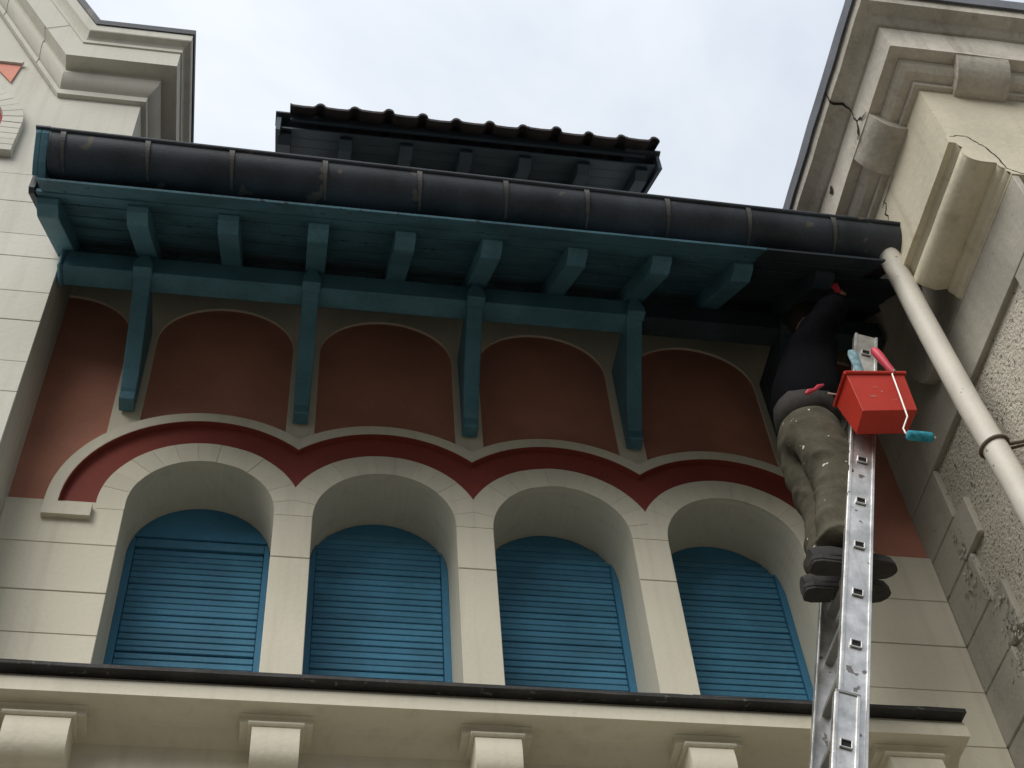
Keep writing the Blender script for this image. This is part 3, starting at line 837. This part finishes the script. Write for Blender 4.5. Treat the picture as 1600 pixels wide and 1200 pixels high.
# rust stained chip holes and peeling paint flakes near the quoins: small curled chips
def flakes(spots, n, smin, smax, m):
    b2 = bmesh.new()
    for _ in range(n):
        cy, cz, ry, rz = random.choice(spots)
        y, z = cy + random.gauss(0, ry), cz + random.gauss(0, rz)
        if y > -.01: continue
        s = random.uniform(smin, smax)
        a = random.uniform(0, 6.28)
        lift = random.uniform(.001, .006)
        p = [(y + s * math.cos(a + t) * random.uniform(.6, 1.2), z + s * math.sin(a + t) * random.uniform(.6, 1.2)) for t in (0, 1.4, 2.9, 4.4)]
        v = [b2.verts.new((3.4985 - (lift if k < 2 else .0005), *q)) for k, q in enumerate(p)]
        b2.faces.new(v)
        v = [b2.verts.new((3.4985 - (lift if k < 2 else .0005) - .001, *q)) for k, q in enumerate(p)]
        b2.faces.new(v[::-1])
    return b2
FLK = mat('peeling paint flake', (0.52, 0.50, 0.45), .85, .2, 20, bump=.2)
spots = [(-.20, .45, .03, .05), (-.29, .36, .015, .07), (-.36, .22, .02, .06), (-.33, .12, .03, .05), (-.30, -.02, .03, .04), (-.40, .05, .03, .05), (-.24, .62, .02, .06)]
fin('paint_flake', flakes(spots, 170, .004, .011, FLK), FLK, cb, kind='stuff')
b_ = bmesh.new()
for _ in range(60):
    cy, cz, ry, rz = random.choice(spots)
    y, z = cy + random.gauss(0, ry), cz + random.gauss(0, rz)
    if y > -.015: continue
    s = random.uniform(.002, .006); a = random.uniform(0, 6.28)
    v = [b_.verts.new((3.4976, y + s * math.cos(a + t) * random.uniform(.4, 1.3), z + s * 1.4 * math.sin(a + t) * random.uniform(.4, 1.3))) for t in (0, 1.0, 2.1, 3.1, 4.2, 5.2)]
    b_.faces.new(v)
fin('paint_pit', b_, CRACK, cb, kind='stuff')
# small rounded corbel in the shade under the eaves
b_ = bmesh.new()
prism(b_, [(-.60 + .13 * math.cos(a), 1.60 + .26 * math.sin(a)) for a in (math.pi + math.pi * k / 14 for k in range(15))] + [(-.47, 2.2), (-.73, 2.2)], 'x', 3.452, 3.502)
fin('shaded_corbel', b_, PLASTER_OLD, cb, smooth=True, bev=.004)

# ================================================================== downpipe
dp = thing('downpipe', 'off white round downpipe dropping from the gutter end along the pebbledash wall', 'pipe')
b_ = bmesh.new()
PT = [(3.266, -.944, 1.765), (3.284, -.930, 1.70), (3.306, -.905, 1.60), (3.318, -.895, 1.40), (3.326, -.897, 1.10), (3.332, -.905, .75), (3.345, -.93, .25), (3.355, -.94, -.4), (3.36, -.95, -2), (3.36, -.95, GROUND_Z)]
tube(b_, PT, [.046] + [.050] * 9, 20)
pp = fin('pipe', b_, PVC, dp, smooth=True)
b_ = bmesh.new(); cz_ = .475
c = Vector((3.340, -.918, cz_))
ringpts = [(c.x + .055 * math.cos(a), c.y + .055 * math.sin(a), c.z + .012 * math.cos(a)) for a in (2 * math.pi * k / 22 for k in range(23))]
tube(b_, ringpts, .0075, 8, cap=False)
tube(b_, [(c.x + .05, c.y - .01, c.z + .010), (3.52, c.y - .045, c.z + .02)], .007, 8)
tube(b_, [(c.x + .05, c.y + .008, c.z), (3.47, c.y - .02, c.z + .008), (3.478, c.y - .06, c.z + .012)], .006, 8)
fin('pipe_clamp', b_, RUST, dp, smooth=True)

# ================================================================== ladder
lad = thing('extension_ladder', 'worn aluminium extension ladder leaning to the right beside the fourth shutter', 'ladder')
LS = .283
ld = Vector((LS, 0, 1)).normalized(); ln = Vector((1, 0, -LS)).normalized(); ey = Vector((0, 1, 0))
def lx(z): return 2.721 + LS * z
def stile(ynear, yfar, z0, z1, wdt, off, slots, s):
    b2 = bmesh.new()
    c = Vector((lx((z0 + z1) / 2) + off, (ynear + yfar) / 2, (z0 + z1) / 2)); h = (z1 - z0) / 2 / ld.z
    # C channel: web plus two lips turned towards the inside
    th = .003
    yw = ynear if s < 0 else yfar
    inn = 1 if s < 0 else -1
    obox(b2, (c.x, yw + inn * th / 2, c.z), ln, ey, ld, wdt / 2, th / 2, h)
    for q in (-1, 1):
        cc_ = Vector((c.x, (ynear + yfar) / 2 + inn * .001, c.z)) + ln * q * (wdt / 2 - .002)
        obox(b2, cc_, ln, ey, ld, .003, (yfar - ynear) / 2, h)
    # rolled edges that stand out from the web
    for q in (-1, 1):
        cc_ = Vector((c.x, yw - inn * .002, c.z)) + ln * q * (wdt / 2 - .006)
        obox(b2, cc_, ln, ey, ld, .005, .0032, h)
    so = fin('stile', b2, ALU, lad, bev=.0008)
    return so
zs = [.49 + .2375 * k for k in range(-26, 5)]
upz = [z for z in zs if -2.6 < z < 1.30]
lowz = [z - .205 for z in zs if z - .205 < -.74 and z > GROUND_Z + .3]
nu = stile(-.790, -.758, -2.8, 1.335, .098, 0, upz, -1)
fu = stile(-.472, -.440, -2.8, 1.335, .098, 0, upz, 1)
nl = stile(-.824, -.796, GROUND_Z, -.705, .080, -.030, lowz, -1)
fl_ = stile(-.432, -.404, GROUND_Z, -.705, .080, -.030, lowz, 1)
def rungs(zl, off, y0, y1, nearstile):
    for z in zl:
        b2 = bmesh.new()
        c = Vector((lx(z) + off, (y0 + y1) / 2, z))
        obox(b2, c, ln, ey, ld, .016, (y1 - y0) / 2, .014)
        fin('rung', b2, ALU_IN, lad, bev=.003)
        # flared rung socket with its dark hollow on the outer face of the near stile
        b2 = bmesh.new()
        cn = Vector((lx(z) + off, y0 - .004, z))
        for q in (-1, 1):
            obox(b2, cn + ln * q * .0175, ln, ey, ld, .0028, .0038, .0165)
            obox(b2, cn + ld * q * .0150, ln, ey, ld, .0165, .0034, .0028)
        so = fin('rung_socket', b2, ALU, nearstile, bev=.0012)
        b2 = bmesh.new(); obox(b2, Vector((lx(z) + off, y0 - .0005, z)), ln, ey, ld, .0150, .0015, .0125)
        fin('rung_hollow', b2, BLACK, nearstile)
rungs(upz, 0, -.791, -.439, nu)
rungs(lowz, -.030, -.825, -.403, nl)
b_ = bmesh.new()
obox(b_, Vector((lx(-.70) - .03, -.812, -.70)), ln, ey, ld, .040, .016, .006); fin('guide_bracket', b_, ALU_IN, lad, bev=.002)

# ================================================================== person (painter)
def skinned(name, pts, edges, rad, m, parent, sub=2, amp=0.0, scl=12, root=0, folds=0.0):
    me = bpy.data.meshes.new(name); me.from_pydata(pts, edges, []); me.update()
    o = bpy.data.objects.new(name, me); COL.objects.link(o)
    md = o.modifiers.new('skin', 'SKIN'); md.use_smooth_shade = True; md.branch_smoothing = .6
    sv = me.skin_vertices[0].data
    for i, r in enumerate(rad):
        sv[i].radius = r if isinstance(r, tuple) else (r, r)
        sv[i].use_root = (i == root)
    o.modifiers.new('sub', 'SUBSURF').levels = sub
    dg = bpy.context.evaluated_depsgraph_get()
    me2 = bpy.data.meshes.new_from_object(o.evaluated_get(dg))
    bpy.data.objects.remove(o); bpy.data.meshes.remove(me)
    me2.name = name
    if amp:
        dl = []
        for v in me2.vertices:
            p = v.co
            q = Vector((p.x * scl, p.y * scl, p.z * scl * 2.1 + p.x * scl * .9))
            f = noise.noise(q) + .5 * noise.noise(q * 2.3)
            if folds:      # sharp cross folds, tighter towards the hems
                k = 1.0 + 1.2 * max(0, .35 - p.z) / .35
                u_ = p.z * 34 * k + 5 * noise.noise(p * 5) + p.x * 16
                f += folds * (1 - abs(math.sin(u_))) ** 2 * (.3 + .9 * noise.noise(p * 7 + Vector((4, 2, 1))) + .5 * (k - 1))
            dl.append(v.normal * amp * f)
        for v, d in zip(me2.vertices, dl): v.co += d
    me2.materials.clear()
    for p in me2.polygons: p.use_smooth = True
    return new(name, me2, m, parent)

man = thing('person', 'person in paint spattered khaki trousers and dark jacket standing on the ladder under the eaves', 'person')
# body: pelvis, spine, neck, head, arms and legs as one skin
bp = [(2.78, -.62, .90), (2.80, -.62, 1.08), (2.86, -.62, 1.26), (2.90, -.62, 1.40), (2.925, -.62, 1.49), (2.955, -.62, 1.56), (2.975, -.62, 1.63), (2.985, -.62, 1.70),
      (2.90, -.76, 1.405), (3.00, -.80, 1.52), (3.055, -.72, 1.66), (3.072, -.70, 1.715),
      (2.90, -.47, 1.405), (3.00, -.40, 1.36), (3.08, -.42, 1.50), (3.10, -.43, 1.55),
      (2.77, -.69, .80), (2.80, -.69, .48), (2.705, -.69, .10), (2.765, -.55, .80), (2.785, -.55, .46), (2.70, -.55, .10)]
be = [(0, 1), (1, 2), (2, 3), (3, 4), (4, 5), (5, 6), (6, 7), (3, 8), (8, 9), (9, 10), (10, 11), (3, 12), (12, 13), (13, 14), (14, 15), (0, 16), (16, 17), (17, 18), (0, 19), (19, 20), (20, 21)]
brd = [(.06, .07), (.075, .085), (.09, .10), (.08, .10), .050, .075, .088, .06, .042, .034, .028, .024, .042, .034, .028, .024, .06, .045, .035, .06, .045, .035]
skinned('body', bp, be, brd, SKIN, man, 2)
# hair
b_ = bmesh.new(); bmesh.ops.create_icosphere(b_, subdivisions=3, radius=.098)
for v in b_.verts:
    v.co = Vector((v.co.x * 1.0, v.co.y * .88, v.co.z * 1.05)) + Vector((2.966, -.62, 1.665)) + noise.noise_vector(v.co * 30) * .006
fin('hair', b_, HAIR, man, smooth=True, angle=180)
# face details turned to the right building
b_ = bmesh.new()
tube(b_, [(3.052, -.62, 1.640), (3.082, -.62, 1.622), (3.062, -.62, 1.612)], [.010, .014, .010], 8)
fin('nose', b_, SKIN, man, smooth=True)
for s in (-1, 1):
    b_ = bmesh.new(); bmesh.ops.create_icosphere(b_, subdivisions=2, radius=.022)
    for v in b_.verts: v.co = Vector((v.co.x * .8, v.co.y * .35, v.co.z * 1.3)) + Vector((2.972, -.62 + s * .090, 1.63))
    fin('ear', b_, SKIN, man, smooth=True)
# jacket
jp = [(2.782, -.62, .872), (2.82, -.62, 1.10), (2.87, -.62, 1.27), (2.905, -.62, 1.40), (2.925, -.62, 1.475), (2.90, -.77, 1.405), (3.00, -.81, 1.52), (3.05, -.73, 1.645),
      (2.90, -.47, 1.405), (3.00, -.40, 1.36), (3.075, -.42, 1.485)]
je = [(0, 1), (1, 2), (2, 3), (3, 4), (3, 5), (5, 6), (6, 7), (3, 8), (8, 9), (9, 10)]
skinned('jacket', jp, je, [(.168, .160), (.162, .166), (.155, .17), (.125, .15), .085, .085, .066, .050, .085, .066, .050], NAVY, man, 2, .010, 11)
# shirt tail under the jacket hem
skinned('shirt', [(2.780, -.62, .850), (2.80, -.62, .975), (2.81, -.62, 1.05)], [(0, 1), (1, 2)], [(.162, .153), (.150, .150), (.14, .145)], GREYSHIRT, man, 2, .008, 14)
# trousers
tp = [(2.775, -.62, .845), (2.79, -.62, .955), (2.765, -.695, .74), (2.785, -.697, .60), (2.795, -.695, .46), (2.755, -.69, .30), (2.712, -.688, .165), (2.702, -.687, .105),
      (2.755, -.55, .74), (2.775, -.545, .60), (2.785, -.55, .46), (2.75, -.55, .30), (2.705, -.55, .165), (2.695, -.55, .105)]
te = [(0, 1), (0, 2), (2, 3), (3, 4), (4, 5), (5, 6), (6, 7), (0, 8), (8, 9), (9, 10), (10, 11), (11, 12), (12, 13)]
skinned('trousers', tp, te, [(.165, .150), (.150, .150), (.130, .118), (.115, .105), (.104, .098), (.096, .090), (.084, .082), (.080, .078), (.125, .11), (.108, .10), (.098, .092), (.09, .086), (.082, .08), (.078, .076)],
        KHAKI, man, 4, .009, 6.0, folds=1.7)
# shoes
def shoe(hx, hy, hz, length, yaw):
    sm = bmesh.new()
    secs = [(-.03, .030, .060), (0.0, .036, .075), (.06, .038, .085), (.12, .040, .075), (.18, .046, .058), (.23, .046, .048), (.27, .036, .038), (.292, .015, .026)]
    rows = []
    for t, hw, h in secs:
        t *= length / .29
        base = -.0
        r = [(t, -hw, .012), (t, -hw * 1.02, .025), (t, -hw * .8, h * .75), (t, -hw * .35, h), (t, hw * .35, h), (t, hw * .8, h * .75), (t, hw * 1.02, .025), (t, hw, .012)]
        rows.append([sm.verts.new(p) for p in r])
    for A, B in zip(rows, rows[1:]):
        for k in range(8): sm.faces.new((A[k], A[(k + 1) % 8], B[(k + 1) % 8], B[k]))
    sm.faces.new(rows[0]); sm.faces.new(rows[-1][::-1])
    mw = Matrix.Translation((hx, hy, hz)) @ Matrix.Rotation(yaw, 4, 'Z')
    bmesh.ops.subdivide_edges(sm, edges=sm.edges[:], cuts=1, use_grid_fill=True, smooth=.4)
    bmesh.ops.transform(sm, matrix=mw, verts=sm.verts)
    so = fin('shoe', sm, SHOE, man, smooth=True, angle=50)
    # sole with a heel block
    out_ = []
    for t, hw in ((-.034, .016), (-.028, .030), (0, .038), (.06, .036), (.12, .038), (.18, .048), (.23, .049), (.27, .040), (.290, .024), (.299, .008)):
        out_.append((t * length / .29, hw))
    poly = [(a, -b) for a, b in out_] + [(a, b) for a, b in out_[::-1]]
    b2 = bmesh.new(); prism(b2, poly, 'z', -.010, .014)
    heel = [(a, -b) for a, b in out_[:3]] + [(.075, -.034), (.075, .034)] + [(a, b) for a, b in out_[:3][::-1]]
    prism(b2, [(a, b) for a, b in heel], 'z', -.024, -.0101)
    bmesh.ops.transform(b2, matrix=mw, verts=b2.verts)
    fin('sole', b2, SHOE, so, bev=.003)
shoe(2.605, -.688, .018, .285, .02)
shoe(2.618, -.552, .018, .285, -.05)
# right hand: palm and fingers closed round the brush handle
hm = Vector((3.078, -.698, 1.735))
b_ = bmesh.new(); bmesh.ops.create_icosphere(b_, subdivisions=2, radius=.04)
for v in b_.verts: v.co = Vector((v.co.x * .62, v.co.y * .95, v.co.z * 1.1)) + hm
hand = fin('hand', b_, SKIN, man, smooth=True, angle=180)
for k, L_ in enumerate((.062, .070, .066, .054)):
    y = hm.y - .030 + .020 * k
    b_ = bmesh.new()
    tube(b_, [(hm.x + .008, y, hm.z + .025), (hm.x + .034, y, hm.z + .030 + .002 * k), (hm.x + .046, y + .002, hm.z + .010), (hm.x + .036, y + .003, hm.z - .008 - (L_ - .06))], [.0095, .009, .0085, .006], 8)
    fin('finger', b_, SKIN, hand, smooth=True)
b_ = bmesh.new()
tube(b_, [(hm.x + .0, hm.y - .030, hm.z - .018), (hm.x + .024, hm.y - .046, hm.z - .004), (hm.x + .042, hm.y - .034, hm.z + .010)], [.012, .010, .007], 8)
fin('thumb', b_, SKIN, hand, smooth=True)

# brush held in the raised hand
hb = thing('held_brush', 'red handled paint brush held up in the raised hand under the eaves', 'brush')
b_ = bmesh.new(); tube(b_, [(3.060, -.775, 1.735), (3.092, -.735, 1.742), (3.104, -.69, 1.748), (3.112, -.645, 1.754)], [.016, .014, .012, .014], 10)
fin('handle', b_, PINKRED, hb, smooth=True)
b_ = bmesh.new(); obox(b_, Vector((3.120, -.600, 1.760)), Vector((1, 0, 0)), Vector((0, 1, 0)), Vector((0, 0, 1)), .010, .035, .028)
fin('bristles', b_, BRISTLE, hb, bev=.004)

# ================================================================== bucket on the ladder
bk = thing('roller_bucket', 'red plastic paint scuttle hanging on the top of the ladder', 'bucket')
outer = {'t': [(2.812, -.982, .782), (3.055, -.982, .812), (3.060, -.812, .832), (2.824, -.812, .800)],
         'b': [(2.840, -.952, .588), (3.067, -.952, .622), (3.062, -.834, .622), (2.850, -.834, .592)]}
b_ = bmesh.new()
T = [b_.verts.new(p) for p in outer['t']]; Bq = [b_.verts.new(p) for p in outer['b']]
ce = (Vector(outer['t'][0]) + Vector(outer['t'][2])) / 2; cbm = (Vector(outer['b'][0]) + Vector(outer['b'][2])) / 2
Ti = [b_.verts.new(Vector(p) + (ce - Vector(p)) * .05) for p in outer['t']]
Bi = [b_.verts.new(Vector(p) + (cbm - Vector(p)) * .06 + Vector((0, 0, .006))) for p in outer['b']]
for k in range(4):
    n = (k + 1) % 4
    b_.faces.new((T[k], T[n], Bq[n], Bq[k])); b_.faces.new((Ti[k], Bi[k], Bi[n], Ti[n])); b_.faces.new((T[k], Ti[k], Ti[n], T[n]))
b_.faces.new(Bq); b_.faces.new(Bi[::-1])
fin('bucket_body', b_, RED, bk, bev=.004)
A_, B_, C_ = Vector(outer['t'][0]), Vector(outer['t'][1]), Vector(outer['b'][0])
for u0, v0, lu, lv in ((.30, .38, .16, .012), (.20, .62, .17, .018), (.45, .50, .03, .06), (.62, .70, .05, .012)):
    b_ = bmesh.new()
    nrm = (B_ - A_).cross(C_ - A_).normalized(); nrm = nrm if nrm.y < 0 else -nrm
    q = []
    for t in range(9):
        a = 2 * math.pi * t / 9
        k = random.uniform(.5, 1.1)
        p = A_ + (B_ - A_) * (u0 + lu / 2 + lu / 2 * math.cos(a) * k) + (C_ - A_) * (v0 + lv / 2 * math.sin(a) * k)
        q.append(b_.verts.new(p + nrm * .0022))
    b_.faces.new(q)
    fin('paint_smear', b_, SMEAR, bk)
b_ = bmesh.new()
rim = [Vector(p) + (Vector(p) - ce) * .035 for p in outer['t']]
tube(b_, [rim[0], rim[1], rim[2], rim[3], rim[0]], .0075, 8)
fin('rim', b_, RED, bk, smooth=True)
b_ = bmesh.new()
tube(b_, [(2.79, -.846, .826), (2.822, -.842, .828), (2.853, -.838, .832), (2.865, -.80, .85), (2.87, -.760, .845)], .0035, 8)
fin('hook', b_, STEEL, bk, smooth=True)

# mini roller hung over the bucket rim
rl = thing('paint_roller', 'small paint roller with pink handle and teal sleeve hooked over the red scuttle rim', 'roller')
b_ = bmesh.new()
tube(b_, [(3.000, -.938, 1.022), (3.004, -.940, 1.005), (3.015, -.941, .965), (3.025, -.942, .925), (3.034, -.943, .885), (3.040, -.944, .865)], [.012, .018, .019, .0155, .0150, .012], 12)
fin('handle', b_, PINKRED, rl, smooth=True)
b_ = bmesh.new()
tube(b_, [(3.038, -.944, .875), (3.046, -.955, .845), (3.010, -.998, .810), (2.992, -1.000, .775), (2.987, -.998, .640), (2.983, -.994, .520), (2.945, -.994, .445), (2.946, -.994, .418), (2.955, -.994, .408), (3.06, -.994, .406)], .0036, 8)
fin('frame', b_, STEEL, rl, smooth=True)
b_ = bmesh.new()
tube(b_, [(2.948, -.994, .407), (2.954, -.994, .407), (2.995, -.994, .4065), (3.042, -.994, .406), (3.048, -.994, .406)], [.012, .0185, .0195, .0185, .014], 18)
fin('sleeve', b_, FOAM, rl, smooth=True)
# flat brush standing in the bucket
fb = thing('flat_brush', 'blue grey paint caked flat brush standing in the red scuttle against the ladder', 'brush')
b_ = bmesh.new()
tube(b_, [(2.935, -.895, .70), (2.932, -.895, .88), (2.930, -.897, .96), (2.930, -.898, 1.03), (2.932, -.898, 1.055)], [.012, .016, .020, .024, .018], 10)
bmesh.ops.scale(b_, vec=(1, .45, 1), space=Matrix.Translation((0, .897, 0)), verts=b_.verts)
fin('handle', b_, BRISTLE, fb, smooth=True)
b_ = bmesh.new(); box(b_, 2.905, 2.963, -.905, -.890, .645, .70); fin('bristles', b_, BRISTLE, fb, bev=.004)
# small red tool tucked at the jacket hem
rt = thing('pocket_tool', 'small thin red tool sticking out at the hem of the dark jacket', 'tool')
b_ = bmesh.new()
tube(b_, [(2.722, -.800, .872), (2.735, -.802, .885), (2.762, -.802, .900), (2.785, -.800, .925), (2.812, -.798, .945)], [.006, .011, .007, .010, .005], 8)
fin('handle', b_, PINKRED, rt, smooth=True)
